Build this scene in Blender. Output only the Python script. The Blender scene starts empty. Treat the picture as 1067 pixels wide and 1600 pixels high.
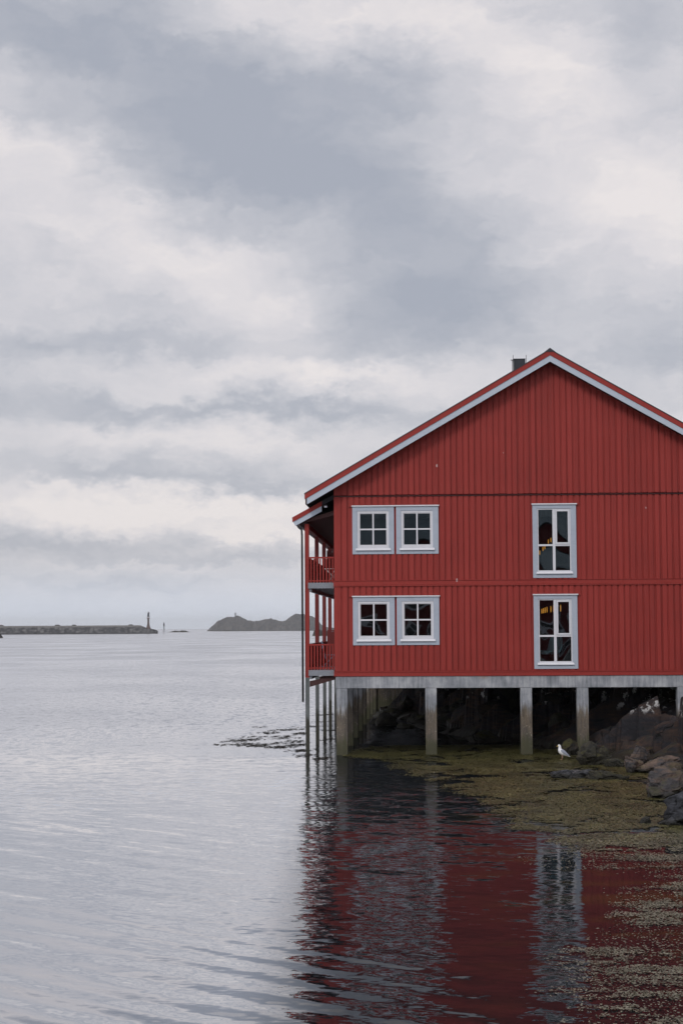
import bpy, bmesh, math, random
import numpy as np
from mathutils import Vector, Matrix, noise
from math import radians, sin, cos, pi
random.seed(7); rng = np.random.default_rng(7)
S = bpy.context.scene
COL = S.collection

# ------------------------------------------------------------------ camera
H = 3.796                       # eye height above the water
F = 2700.0                      # focal length in photo pixels (photo 1067 x 1600)
cam_d = bpy.data.cameras.new('camera'); cam = bpy.data.objects.new('camera', cam_d); COL.objects.link(cam)
cam_d.sensor_fit = 'VERTICAL'; cam_d.sensor_height = 36.0; cam_d.lens = 36.0*F/1600.0
cam_d.clip_start = 0.2; cam_d.clip_end = 60000
cam.matrix_world = Matrix.Translation((0, 0, H)) @ Matrix.Rotation(pi/2+radians(3.835), 4, 'X') @ Matrix.Rotation(radians(-0.33), 4, 'Z')
S.camera = cam

# ------------------------------------------------------------------ node helpers
class NT:
    def __init__(s, tree): s.t = tree; s.n = tree.nodes; s.l = tree.links
    def put(s, sock, v):
        if isinstance(v, bpy.types.NodeSocket): s.l.new(v, sock)
        elif v is not None:
            if hasattr(sock, 'default_value') and not isinstance(sock.default_value, (int, float, str)) and isinstance(v, (tuple, list)):
                n = len(sock.default_value); v = tuple(v)
                if n == 4 and len(v) == 3: v = v+(1.0,)
            sock.default_value = v
    def node(s, typ, **k):
        n = s.n.new(typ)
        for a, v in k.items(): setattr(n, a, v)
        return n
    def math(s, op, a, b=None, c=None, clamp=False):
        n = s.node('ShaderNodeMath', operation=op); n.use_clamp = clamp
        s.put(n.inputs[0], a); s.put(n.inputs[1], b)
        if c is not None: s.put(n.inputs[2], c)
        return n.outputs[0]
    def vmath(s, op, a, b=None, scale=None):
        n = s.node('ShaderNodeVectorMath', operation=op)
        s.put(n.inputs[0], a); s.put(n.inputs[1], b)
        if scale is not None: s.put(n.inputs['Scale'], scale)
        return n.outputs['Value'] if op in ('LENGTH', 'DOT_PRODUCT') else n.outputs[0]
    def sep(s, v):
        n = s.node('ShaderNodeSeparateXYZ'); s.put(n.inputs[0], v); return n.outputs
    def comb(s, x, y, z):
        n = s.node('ShaderNodeCombineXYZ'); s.put(n.inputs[0], x); s.put(n.inputs[1], y); s.put(n.inputs[2], z); return n.outputs[0]
    def mapping(s, v, loc=(0, 0, 0), rot=(0, 0, 0), scale=(1, 1, 1), typ='POINT'):
        n = s.node('ShaderNodeMapping', vector_type=typ)
        s.put(n.inputs['Vector'], v); n.inputs['Location'].default_value = loc; n.inputs['Rotation'].default_value = rot; n.inputs['Scale'].default_value = scale
        return n.outputs[0]
    def noise(s, v, scale, detail=4, rough=0.5, dist=0.0, color=False):
        n = s.node('ShaderNodeTexNoise'); s.put(n.inputs['Vector'], v); n.inputs['Scale'].default_value = scale
        n.inputs['Detail'].default_value = detail; n.inputs['Roughness'].default_value = rough; n.inputs['Distortion'].default_value = dist
        return n.outputs['Color' if color else 0]
    def voronoi(s, v, scale, feature='F1', out='Distance'):
        n = s.node('ShaderNodeTexVoronoi', feature=feature); s.put(n.inputs['Vector'], v); n.inputs['Scale'].default_value = scale
        return n.outputs[out]
    def ramp(s, f, stops, interp='LINEAR'):
        n = s.node('ShaderNodeValToRGB'); s.put(n.inputs[0], f); r = n.color_ramp; r.interpolation = interp
        while len(r.elements) < len(stops): r.elements.new(0.5)
        for e, (p, c) in zip(r.elements, stops):
            e.position = p; e.color = (c, c, c, 1) if isinstance(c, (int, float)) else (*c, 1)
        return n.outputs[0]
    def mix(s, f, a, b, blend='MIX'):
        n = s.node('ShaderNodeMix', data_type='RGBA', blend_type=blend)
        s.put(n.inputs[0], f); s.put(n.inputs[6], a); s.put(n.inputs[7], b); return n.outputs[2]
    def mrange(s, v, a, b, c=0.0, d=1.0, smooth=True):
        n = s.node('ShaderNodeMapRange', interpolation_type='SMOOTHSTEP' if smooth else 'LINEAR')
        s.put(n.inputs[0], v); n.inputs[1].default_value = a; n.inputs[2].default_value = b; n.inputs[3].default_value = c; n.inputs[4].default_value = d
        return n.outputs[0]
    def bump(s, h, strength=0.3, dist=0.02):
        n = s.node('ShaderNodeBump'); s.put(n.inputs['Height'], h); n.inputs['Strength'].default_value = strength; n.inputs['Distance'].default_value = dist
        return n.outputs[0]

# ------------------------------------------------------------------ world: overcast sky with a pale band at the horizon
SUN_EL, SUN_AZ = radians(38), radians(205)   # azimuth clockwise from +Y : behind the camera, a little left
W = bpy.data.worlds.new('World'); S.world = W; W.use_nodes = True
w = NT(W.node_tree); w.n.clear()
out = w.node('ShaderNodeOutputWorld')
sky = w.node('ShaderNodeTexSky', sky_type='NISHITA'); sky.sun_disc = False
sky.sun_elevation = SUN_EL; sky.sun_rotation = SUN_AZ; sky.dust_density = 2.5
bg1 = w.node('ShaderNodeBackground'); w.put(bg1.inputs[0], sky.outputs[0]); bg1.inputs[1].default_value = 0.10
D = w.node('ShaderNodeTexCoord').outputs['Generated']
dx, dy, dz = w.sep(D)
az = w.math('ARCTAN2', dx, dy); el = w.math('ARCSINE', dz)
P = w.comb(az, el, 0.0)
# organic edges: warp the angular coordinates with noise in direction space
wn = w.noise(w.mapping(P, scale=(11, 17, 1)), 1.0, 8, 0.6, color=True)
warp = w.vmath('SCALE', w.vmath('SUBTRACT', wn, (0.5, 0.5, 0.5)), scale=0.060)
wn2 = w.noise(w.mapping(P, scale=(34, 60, 1)), 1.0, 9, 0.68, color=True)
calm = w.mrange(w.math('ABSOLUTE', el), 0.06, 0.22, 0.22, 1.0)
warp = w.vmath('SCALE', warp, scale=calm)
PW = w.vmath('ADD', w.vmath('ADD', P, warp), w.vmath('SCALE', w.vmath('SUBTRACT', wn2, (0.5, 0.5, 0.5)), scale=0.042))
def blob(px, py, rx, ry, rot, amp):
    m = w.mapping(PW, loc=((px-533)/F, (981-py)/F, 0), rot=(0, 0, radians(-rot)), scale=(rx/F, ry/F, 1), typ='TEXTURE')
    sx, sy, _ = w.sep(m)
    l2 = w.math('ADD', w.math('MULTIPLY', sx, sx), w.math('MULTIPLY', sy, sy))
    return w.math('MULTIPLY', w.math('EXPONENT', w.math('MULTIPLY', l2, -1.0)), amp)
blobs = [(330, 190, 250, 120, 10, .60), (560, 300, 220, 95, 30, .42), (30, 70, 250, 85, 0, .50), (400, 290, 170, 70, 20, .22), (630, 500, 170, 62, 2, .50), (700, 400, 160, 80, 0, .22),
         (620, 150, 130, 60, 0, .30), (1010, 555, 150, 45, 0, .32), (150, 535, 260, 30, 0, .34), (450, 645, 300, 18, 2, .42), (820, 470, 160, 50, 0, .14),
         (60, 640, 220, 30, 0, .30), (130, 735, 300, 24, 3, .34), (420, 760, 160, 14, 2, .26), (90, 845, 220, 15, 0, .30), (350, 870, 260, 12, 0, .26),
         (200, 910, 300, 8, 0, .2), (1010, 60, 70, 130, 0, .30), (1000, 470, 120, 40, 0, .1),
         (480, 40, 190, 38, 5, -.34), (790, 100, 190, 45, 14, -.34), (1050, 340, 120, 90, 0, -.46), (900, 190, 150, 60, 20, -.26), (850, 290, 130, 60, 0, -.05),
         (40, 250, 150, 50, 10, -.34), (90, 330, 150, 50, 0, -.16), (330, 420, 190, 40, 18, -.30), (420, 520, 90, 50, 30, -.20), (560, 590, 280, 22, 0, -.30),
         (350, 690, 300, 20, 2, -.26), (260, 800, 330, 22, 0, -.62), (400, 832, 200, 12, 0, -.40), (150, 770, 160, 12, 0, -.25), (200, 880, 200, 7, 0, -.22)]
tot = None
for b in blobs:
    o = blob(*b); tot = o if tot is None else w.math('ADD', tot, o)
fb = w.noise(w.mapping(PW, scale=(5.5, 15, 1)), 1.0, 6, 0.52)
fine = w.noise(w.mapping(PW, scale=(22, 60, 1)), 1.0, 5, 0.55)
puff = w.noise(w.mapping(PW, scale=(30, 38, 1)), 1.0, 5, 0.6)
t = w.math('ADD', w.math('MULTIPLY', tot, 0.88), 0.40)
t = w.math('ADD', t, w.math('MULTIPLY', w.math('SUBTRACT', fb, 0.5), 0.62))
t = w.math('ADD', t, w.math('MULTIPLY', w.math('SUBTRACT', fine, 0.5), 0.36))
t = w.math('ADD', t, w.math('MULTIPLY', w.math('MULTIPLY', w.math('SUBTRACT', puff, 0.5), 0.26), calm))
ccol = w.ramp(t, [(0.0, (.82, .772, .765)), (0.25, (.70, .676, .70)), (0.5, (.575, .574, .615)), (0.78, (.45, .465, .52)), (1.0, (.385, .408, .472))])
hz = w.mrange(el, 0.0, 0.045, 0.8, 0.0)
ccol = w.mix(hz, ccol, (.74, .80, .92))
# the cloud deck is thinner and brighter towards the sun (behind the viewer)
back = w.mrange(dy, 0.2, -0.9, 0.0, 1.0)
gain = w.math('ADD', 1.04, w.math('MULTIPLY', back, 0.55))
bg2 = w.node('ShaderNodeBackground'); w.put(bg2.inputs[0], ccol); w.put(bg2.inputs[1], gain)
mx = w.node('ShaderNodeMixShader'); mx.inputs[0].default_value = 0.94
w.l.new(bg1.outputs[0], mx.inputs[1]); w.l.new(bg2.outputs[0], mx.inputs[2]); w.l.new(mx.outputs[0], out.inputs[0])

sun_d = bpy.data.lights.new('sun', 'SUN'); sun = bpy.data.objects.new('sun', sun_d); COL.objects.link(sun)
sun_d.energy = 1.1; sun_d.angle = radians(14); sun_d.color = (1.0, .95, .89)
sd = Vector((sin(SUN_AZ)*cos(SUN_EL), cos(SUN_AZ)*cos(SUN_EL), sin(SUN_EL)))
sun.rotation_euler = sd.to_track_quat('Z', 'Y').to_euler()
S.view_settings.view_transform = 'Standard'; S.view_settings.look = 'None'; S.view_settings.exposure = 0.0; S.view_settings.gamma = 1.0

# ------------------------------------------------------------------ mesh helpers
class MB:
    def __init__(s): s.v = []; s.f = []
    def add(s, vs, fs):
        o = len(s.v); s.v += [tuple(p) for p in vs]; s.f += [tuple(i+o for i in f) for f in fs]; return s
    def box(s, x0, x1, y0, y1, z0, z1):
        v = [(x0, y0, z0), (x1, y0, z0), (x1, y1, z0), (x0, y1, z0), (x0, y0, z1), (x1, y0, z1), (x1, y1, z1), (x0, y1, z1)]
        return s.add(v, [(0, 3, 2, 1), (4, 5, 6, 7), (0, 1, 5, 4), (1, 2, 6, 5), (2, 3, 7, 6), (3, 0, 4, 7)])
    def prism_y(s, poly, y0, y1):      # polygon in xz (counter-clockwise seen from -y)
        n = len(poly); v = [(x, y0, z) for x, z in poly]+[(x, y1, z) for x, z in poly]
        return s.add(v, [tuple(range(n)), tuple(range(2*n-1, n-1, -1))]+[(i, i+n, (i+1) % n+n, (i+1) % n) for i in range(n)])
    def tube(s, pts, r, n=10, cap=True):
        pts = [Vector(p) for p in pts]; rs = r if isinstance(r, (list, tuple)) else [r]*len(pts)
        o = len(s.v); up = None
        for i, p in enumerate(pts):
            d = (pts[min(i+1, len(pts)-1)]-pts[max(i-1, 0)]).normalized()
            if up is None: up = Vector((0, 0, 1)) if abs(d.z) < .9 else Vector((1, 0, 0))
            a = d.cross(up).normalized(); b = a.cross(d).normalized(); up = b
            for k in range(n):
                t = 2*pi*k/n; q = p+(a*cos(t)+b*sin(t))*rs[i]; s.v.append(tuple(q))
        for i in range(len(pts)-1):
            for k in range(n):
                s.f.append((o+i*n+k, o+i*n+(k+1) % n, o+(i+1)*n+(k+1) % n, o+(i+1)*n+k))
        if cap:
            s.f.append(tuple(o+k for k in reversed(range(n)))); s.f.append(tuple(o+(len(pts)-1)*n+k for k in range(n)))
        return s
    def lathe(s, prof, c=(0, 0, 0), n=16):
        o = len(s.v)
        for r, z in prof:
            for k in range(n):
                t = 2*pi*k/n; s.v.append((c[0]+r*cos(t), c[1]+r*sin(t), c[2]+z))
        for i in range(len(prof)-1):
            for k in range(n): s.f.append((o+i*n+k, o+i*n+(k+1) % n, o+(i+1)*n+(k+1) % n, o+(i+1)*n+k))
        s.f.append(tuple(o+k for k in reversed(range(n)))); s.f.append(tuple(o+(len(prof)-1)*n+k for k in range(n)))
        return s
    def build(s, name, mat, parent=None, smooth=False, bevel=0.0):
        me = bpy.data.meshes.new(name); me.from_pydata(s.v, [], s.f); me.update()
        if smooth: me.polygons.foreach_set('use_smooth', [True]*len(me.polygons))
        return link(name, me, mat, parent, bevel)
def link(name, me, mat, parent=None, bevel=0.0):
    o = bpy.data.objects.new(name, me); COL.objects.link(o)
    if mat: me.materials.append(mat)
    if parent: o.parent = parent
    if bevel:
        m = o.modifiers.new('bevel', 'BEVEL'); m.width = bevel; m.segments = 2; m.limit_method = 'ANGLE'
    return o
def npmesh(name, verts, faces, mat, parent=None, smooth=False):
    me = bpy.data.meshes.new(name); verts = np.asarray(verts, np.float32); faces = np.asarray(faces, np.int32)
    k = faces.shape[1]
    me.vertices.add(len(verts)); me.vertices.foreach_set('co', verts.ravel())
    me.loops.add(faces.size); me.loops.foreach_set('vertex_index', faces.ravel())
    me.polygons.add(len(faces)); me.polygons.foreach_set('loop_start', np.arange(0, faces.size, k, dtype=np.int32))
    me.update(calc_edges=True); me.validate()
    if smooth: me.polygons.foreach_set('use_smooth', [True]*len(me.polygons))
    return link(name, me, mat, parent)
def grid(nx, ny, fn):
    v = [fn(i/(nx-1), j/(ny-1)) for j in range(ny) for i in range(nx)]
    f = [(j*nx+i, j*nx+i+1, (j+1)*nx+i+1, (j+1)*nx+i) for j in range(ny-1) for i in range(nx-1)]
    return v, f
def tag(o, label=None, cat=None, group=None, kind=None):
    if label: o['label'] = label
    if cat: o['category'] = cat
    if group: o['group'] = group
    if kind: o['kind'] = kind
    return o
def empty(name, loc=(0, 0, 0), rz=0):
    o = bpy.data.objects.new(name, None); COL.objects.link(o); o.location = loc; o.rotation_euler = (0, 0, rz); o.empty_display_size = .2
    return o
def copy_tree(o, parent=None):
    c = o.copy(); COL.objects.link(c); c.parent = parent
    for ch in [x for x in S.objects if x.parent == o]: copy_tree(ch, c)
    return c

# ------------------------------------------------------------------ materials
def mat(name):
    m = bpy.data.materials.new(name); m.use_nodes = True; k = NT(m.node_tree); b = k.n['Principled BSDF']
    k.b = b; k.obj = k.node('ShaderNodeTexCoord').outputs['Object']
    k.geo = k.node('ShaderNodeNewGeometry').outputs['Position']
    return m, k
def simple(name, col, rough=.6, metal=0, var=.15, scale=6, bump=.0, spec=None, emit=0):
    m, k = mat(name)
    n = k.noise(k.obj, scale, 5, .6)
    c = k.mix(n, tuple(x*(1-var) for x in col), tuple(min(1, x*(1+var)) for x in col)); k.put(k.b.inputs['Base Color'], c)
    k.b.inputs['Roughness'].default_value = rough; k.b.inputs['Metallic'].default_value = metal
    if bump: k.put(k.b.inputs['Normal'], k.bump(k.noise(k.obj, scale*4, 4, .6), bump, .01))
    if spec is not None: k.b.inputs['Specular IOR Level'].default_value = spec
    if emit: k.put(k.b.inputs['Emission Color'], tuple(col)); k.b.inputs['Emission Strength'].default_value = emit
    return m
PITCH = 0.183
def red_paint(name, boards=True, base=(.258, .0245, .0195)):
    m, k = mat(name)
    x, y, z = k.sep(k.obj)
    n1 = k.noise(k.obj, .55, 4, .6)
    n2 = k.noise(k.mapping(k.obj, scale=(18, 18, 1.1)), 1, 5, .65)
    bid = k.math('FLOOR', k.math('DIVIDE', x, PITCH/2))
    wn = k.node('ShaderNodeTexWhiteNoise', noise_dimensions='1D'); k.put(wn.inputs['W'], bid)
    f = k.math('ADD', k.math('MULTIPLY', n1, .55), k.math('MULTIPLY', n2, .45))
    if boards: f = k.math('ADD', f, k.math('MULTIPLY', k.math('SUBTRACT', wn.outputs[0], .5), .26))
    c = k.ramp(f, [(.25, tuple(v*.80 for v in base)), (.5, base), (.8, (base[0]*1.16, base[1]*1.35, base[2]*1.4))])
    # flaked paint and droppings: sparse pale specks, a little taller than wide
    v = k.voronoi(k.mapping(k.obj, scale=(1.9, 1.9, 1.25)), 1.0)
    vc = k.voronoi(k.mapping(k.obj, scale=(1.9, 1.9, 1.25)), 1.0, out='Color')
    r, g, _ = k.sep(vc)
    size = k.math('MULTIPLY', k.math('MULTIPLY', r, r), .070)
    edge = k.math('ADD', v, k.math('MULTIPLY', k.math('SUBTRACT', k.noise(k.obj, 30, 3, .6), .5), .03))
    sp = k.math('MULTIPLY', k.math('LESS_THAN', edge, size), k.math('GREATER_THAN', g, .35))
    c = k.mix(k.math('MULTIPLY', sp, .62), c, (.55, .42, .42))
    # damp, greyed foot of the boards just above the horizontal trims
    k.put(k.b.inputs['Base Color'], c)
    k.b.inputs['Roughness'].default_value = .62; k.b.inputs['Specular IOR Level'].default_value = .35
    k.put(k.b.inputs['Normal'], k.bump(k.noise(k.mapping(k.obj, scale=(60, 60, 3)), 1, 4, .6), .25, .004))
    return m
M = {}
M['red'] = red_paint('red_board_paint'); M['redplain'] = red_paint('red_trim_paint', False)
M['reddark'] = red_paint('darkened_red_paint', False, (.15, .022, .022))  # red with shade mixed into the colour, for parts behind the balcony front
def worn(name, col, dirt, amt=.5, rough=.55):
    m, k = mat(name)
    n = k.noise(k.obj, 3.2, 6, .65); n2 = k.noise(k.mapping(k.obj, scale=(4, 4, 25)), 1, 4, .6)
    f = k.mrange(k.math('ADD', k.math('MULTIPLY', n, .6), k.math('MULTIPLY', n2, .4)), .42, .75, 0, amt)
    k.put(k.b.inputs['Base Color'], k.mix(f, col, dirt)); k.b.inputs['Roughness'].default_value = rough
    k.put(k.b.inputs['Normal'], k.bump(n2, .12, .005)); return m
M['casing'] = worn('grey_blue_paint', (.36, .405, .485), (.26, .30, .36))
M['fascia'] = worn('pale_grey_fascia_paint', (.42, .475, .56), (.33, .38, .45))
M['white'] = worn('white_window_paint', (.62, .63, .68), (.5, .5, .52), .5, .4)
M['roof'] = simple('dark_roofing_felt', (.035, .035, .042), .85, bump=.4, scale=12)
M['black'] = simple('black_painted_metal', (.012, .012, .015), .45)
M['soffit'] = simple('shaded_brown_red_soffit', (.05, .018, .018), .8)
M['deck'] = worn('weathered_grey_wood', (.20, .215, .25), (.10, .105, .12))
M['chim'] = simple('dark_sheet_metal', (.020, .024, .032), .5, .2, var=.3, scale=9)
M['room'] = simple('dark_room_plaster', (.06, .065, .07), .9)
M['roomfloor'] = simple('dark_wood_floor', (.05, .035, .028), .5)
def concrete():
    m, k = mat('stained_concrete')
    x, y, z = k.sep(k.geo)
    n = k.noise(k.geo, 1.6, 7, .62); n2 = k.noise(k.mapping(k.geo, scale=(14, 14, 1.2)), 1, 5, .65)
    c = k.ramp(k.math('ADD', k.math('MULTIPLY', n, .6), k.math('MULTIPLY', n2, .4)), [(.36, (.12, .135, .155)), (.5, (.25, .265, .295)), (.62, (.40, .415, .44))])
    zz = k.math('ADD', z, k.math('MULTIPLY', k.math('SUBTRACT', n2, .5), 1.1))
    c = k.mix(k.mrange(zz, 1.55, 1.15, 0, .85), c, k.mix(k.mrange(k.noise(k.mapping(k.geo, scale=(5, 5, 2)), 1, 5, .7), .38, .62), (.045, .030, .016), (.11, .08, .046)))        # rusty brown tide zone
    spots = k.noise(k.geo, 16, 4, .7)
    c = k.mix(k.math('MULTIPLY', k.mrange(spots, .60, .68), k.mrange(z, 1.6, 1.2, 0, .7)), c, (.42, .40, .34))
    c = k.mix(k.mrange(zz, .70, .35, 0, .8), c, (.045, .048, .022))        # olive algae
    v = k.voronoi(k.mapping(k.geo, loc=(.3, 0, 0), scale=(.42, .42, 1.0)), 1, out='Distance')
    rust = k.math('MULTIPLY', k.mrange(v, .11, .02), k.mrange(z, 1.9, 2.3, 0, .5)); c = k.mix(rust, c, (.28, .13, .05))
    k.put(k.b.inputs['Base Color'], c); k.b.inputs['Roughness'].default_value = .85
    k.put(k.b.inputs['Normal'], k.bump(k.noise(k.geo, 22, 5, .65), .45, .012)); return m
M['conc'] = concrete()
def pile():
    m, k = mat('tarred_wooden_pile'); x, y, z = k.sep(k.geo)
    n = k.noise(k.mapping(k.geo, scale=(12, 12, 1.2)), 1, 5, .6)
    zz = k.math('ADD', z, k.math('MULTIPLY', k.math('SUBTRACT', n, .5), .9))
    c = k.mix(k.mrange(zz, 1.25, 1.05), k.mix(n, (.07, .08, .08), (.13, .145, .15)), (.022, .022, .014))
    k.put(k.b.inputs['Base Color'], c); k.b.inputs['Roughness'].default_value = .7; return m
M['pile'] = pile()
def glass():
    m = bpy.data.materials.new('window_glass'); m.use_nodes = True; k = NT(m.node_tree); k.n.clear()
    o = k.node('ShaderNodeOutputMaterial'); p = k.node('ShaderNodeNewGeometry')
    c = k.noise(p.outputs['Position'], 1.25, .5, .4, .5, color=True)
    off = k.vmath('SCALE', k.vmath('SUBTRACT', c, (.5, .5, .5)), scale=.055)
    nn = k.vmath('NORMALIZE', k.vmath('ADD', p.outputs['Normal'], off))
    fr = k.node('ShaderNodeFresnel'); fr.inputs['IOR'].default_value = 1.75; k.put(fr.inputs['Normal'], nn)
    tr = k.node('ShaderNodeBsdfTransparent'); tr.inputs[0].default_value = (.80, .86, .88, 1)
    gl = k.node('ShaderNodeBsdfGlossy'); gl.inputs['Roughness'].default_value = .01; gl.inputs['Color'].default_value = (.92, .96, 1, 1); k.put(gl.inputs['Normal'], nn)
    x = k.node('ShaderNodeMixShader'); k.l.new(fr.outputs[0], x.inputs[0]); k.l.new(tr.outputs[0], x.inputs[1]); k.l.new(gl.outputs[0], x.inputs[2]); k.l.new(x.outputs[0], o.inputs[0])
    return m
M['glass'] = glass()
def rock(name, cols, wet=.35, moss=.5, scale=1.0, lichen=0.0):
    m, k = mat(name); x, y, z = k.sep(k.geo)
    n = k.noise(k.geo, .8*scale, 7, .62, .8); n2 = k.noise(k.geo, 5*scale, 6, .65); n3 = k.noise(k.mapping(k.geo, rot=(.4, .3, 0), scale=(1.2, 1.2, 7)), 1*scale, 5, .6, 1.2)
    c = k.ramp(k.math('ADD', k.math('MULTIPLY', n, .55), k.math('MULTIPLY', n3, .45)), [(.30, cols[0]), (.46, cols[1]), (.56, cols[2]), (.70, cols[3])])
    c = k.mix(k.mrange(n2, .3, .7, .45, 0), c, (.02, .02, .022))
    if lichen: c = k.mix(k.math('MULTIPLY', k.mrange(k.noise(k.geo, 2.3, 6, .7), .56, .60), k.mrange(z, 1.15, 1.4, 0, lichen)), c, (.50, .50, .50))
    g = k.node('ShaderNodeNewGeometry').outputs['Normal']; gz = k.sep(g)[2]
    ms = k.math('MULTIPLY', k.mrange(k.noise(k.geo, 1.7, 5, .65), .46, .6), k.mrange(gz, .2, .8)); ms = k.math('MULTIPLY', ms, k.mrange(z, 1.0, .25, 0, moss))
    c = k.mix(ms, c, (.065, .062, .018))
    zz = k.math('ADD', z, k.math('MULTIPLY', k.math('SUBTRACT', n2, .5), .25))
    wt = k.mrange(zz, wet, wet*.35)
    c = k.mix(k.math('MULTIPLY', wt, .8), c, (.018, .017, .012))
    ck = k.voronoi(k.vmath('ADD', k.mapping(k.geo, scale=(1.1*scale, 1.1*scale, 1.7*scale)), k.vmath('SCALE', k.noise(k.geo, 1.6*scale, 4, .6, color=True), scale=.55)), 1.0, 'DISTANCE_TO_EDGE')
    crack = k.math('MAXIMUM', k.mrange(ck, .0, .022), k.mrange(k.noise(k.geo, 1.3*scale, 3, .6), .62, .50)); c = k.mix(k.math('SUBTRACT', 1.0, crack), c, (.006, .006, .006))
    k.b.inputs['Specular IOR Level'].default_value = .25
    k.put(k.b.inputs['Base Color'], c); k.put(k.b.inputs['Roughness'], k.mrange(wt, 0, 1, .85, .5))
    hgt = k.math('ADD', k.math('MULTIPLY', crack, .5), n2); hgt = k.math('ADD', hgt, k.math('MULTIPLY', k.noise(k.geo, 18*scale, 5, .7), .4))
    k.put(k.b.inputs['Normal'], k.bump(hgt, .9, .10)); return m
M['rock_grey'] = rock('blue_grey_shore_rock', [(.018, .018, .022), (.05, .054, .066), (.095, .10, .12), (.16, .135, .125)], wet=.22)
M['rock_pink'] = rock('pinkish_shore_rock', [(.02, .018, .02), (.07, .066, .072), (.15, .108, .088), (.23, .165, .135)], wet=.2)
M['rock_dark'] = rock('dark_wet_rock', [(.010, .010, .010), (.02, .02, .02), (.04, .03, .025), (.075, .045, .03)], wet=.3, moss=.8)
M['rock_moss'] = rock('mossy_shore_rock', [(.02, .02, .018), (.04, .04, .035), (.06, .055, .04), (.08, .06, .04)], wet=.25, moss=1.0)
M['slab'] = rock('slab_shore_rock', [(.010, .010, .012), (.022, .022, .028), (.055, .036, .03), (.15, .085, .06)], wet=.35, moss=.4, lichen=.9, scale=.9)
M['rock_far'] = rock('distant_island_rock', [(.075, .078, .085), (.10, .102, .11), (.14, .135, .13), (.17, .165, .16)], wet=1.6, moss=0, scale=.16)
def rubble():
    m, k = mat('breakwater_rubble'); v = k.voronoi(k.mapping(k.geo, scale=(.35, .35, .5)), 1, out='Color'); r = k.sep(v)[0]
    d = k.voronoi(k.mapping(k.geo, scale=(.35, .35, .5)), 1); x, y, z = k.sep(k.geo)
    c = k.mix(r, (.04, .042, .047), (.13, .13, .132)); c = k.mix(k.mrange(d, .35, .7, 0, .8), c, (.02, .02, .024))
    c = k.mix(k.mrange(z, 1.4, .5, 0, .8), c, (.03, .03, .033))
    c = k.mix(k.mrange(z, 5.2, 5.8), c, (.13, .128, .125))
    k.put(k.b.inputs['Base Color'], c); k.b.inputs['Roughness'].default_value = .9; return m
M['rubble'] = rubble()

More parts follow.
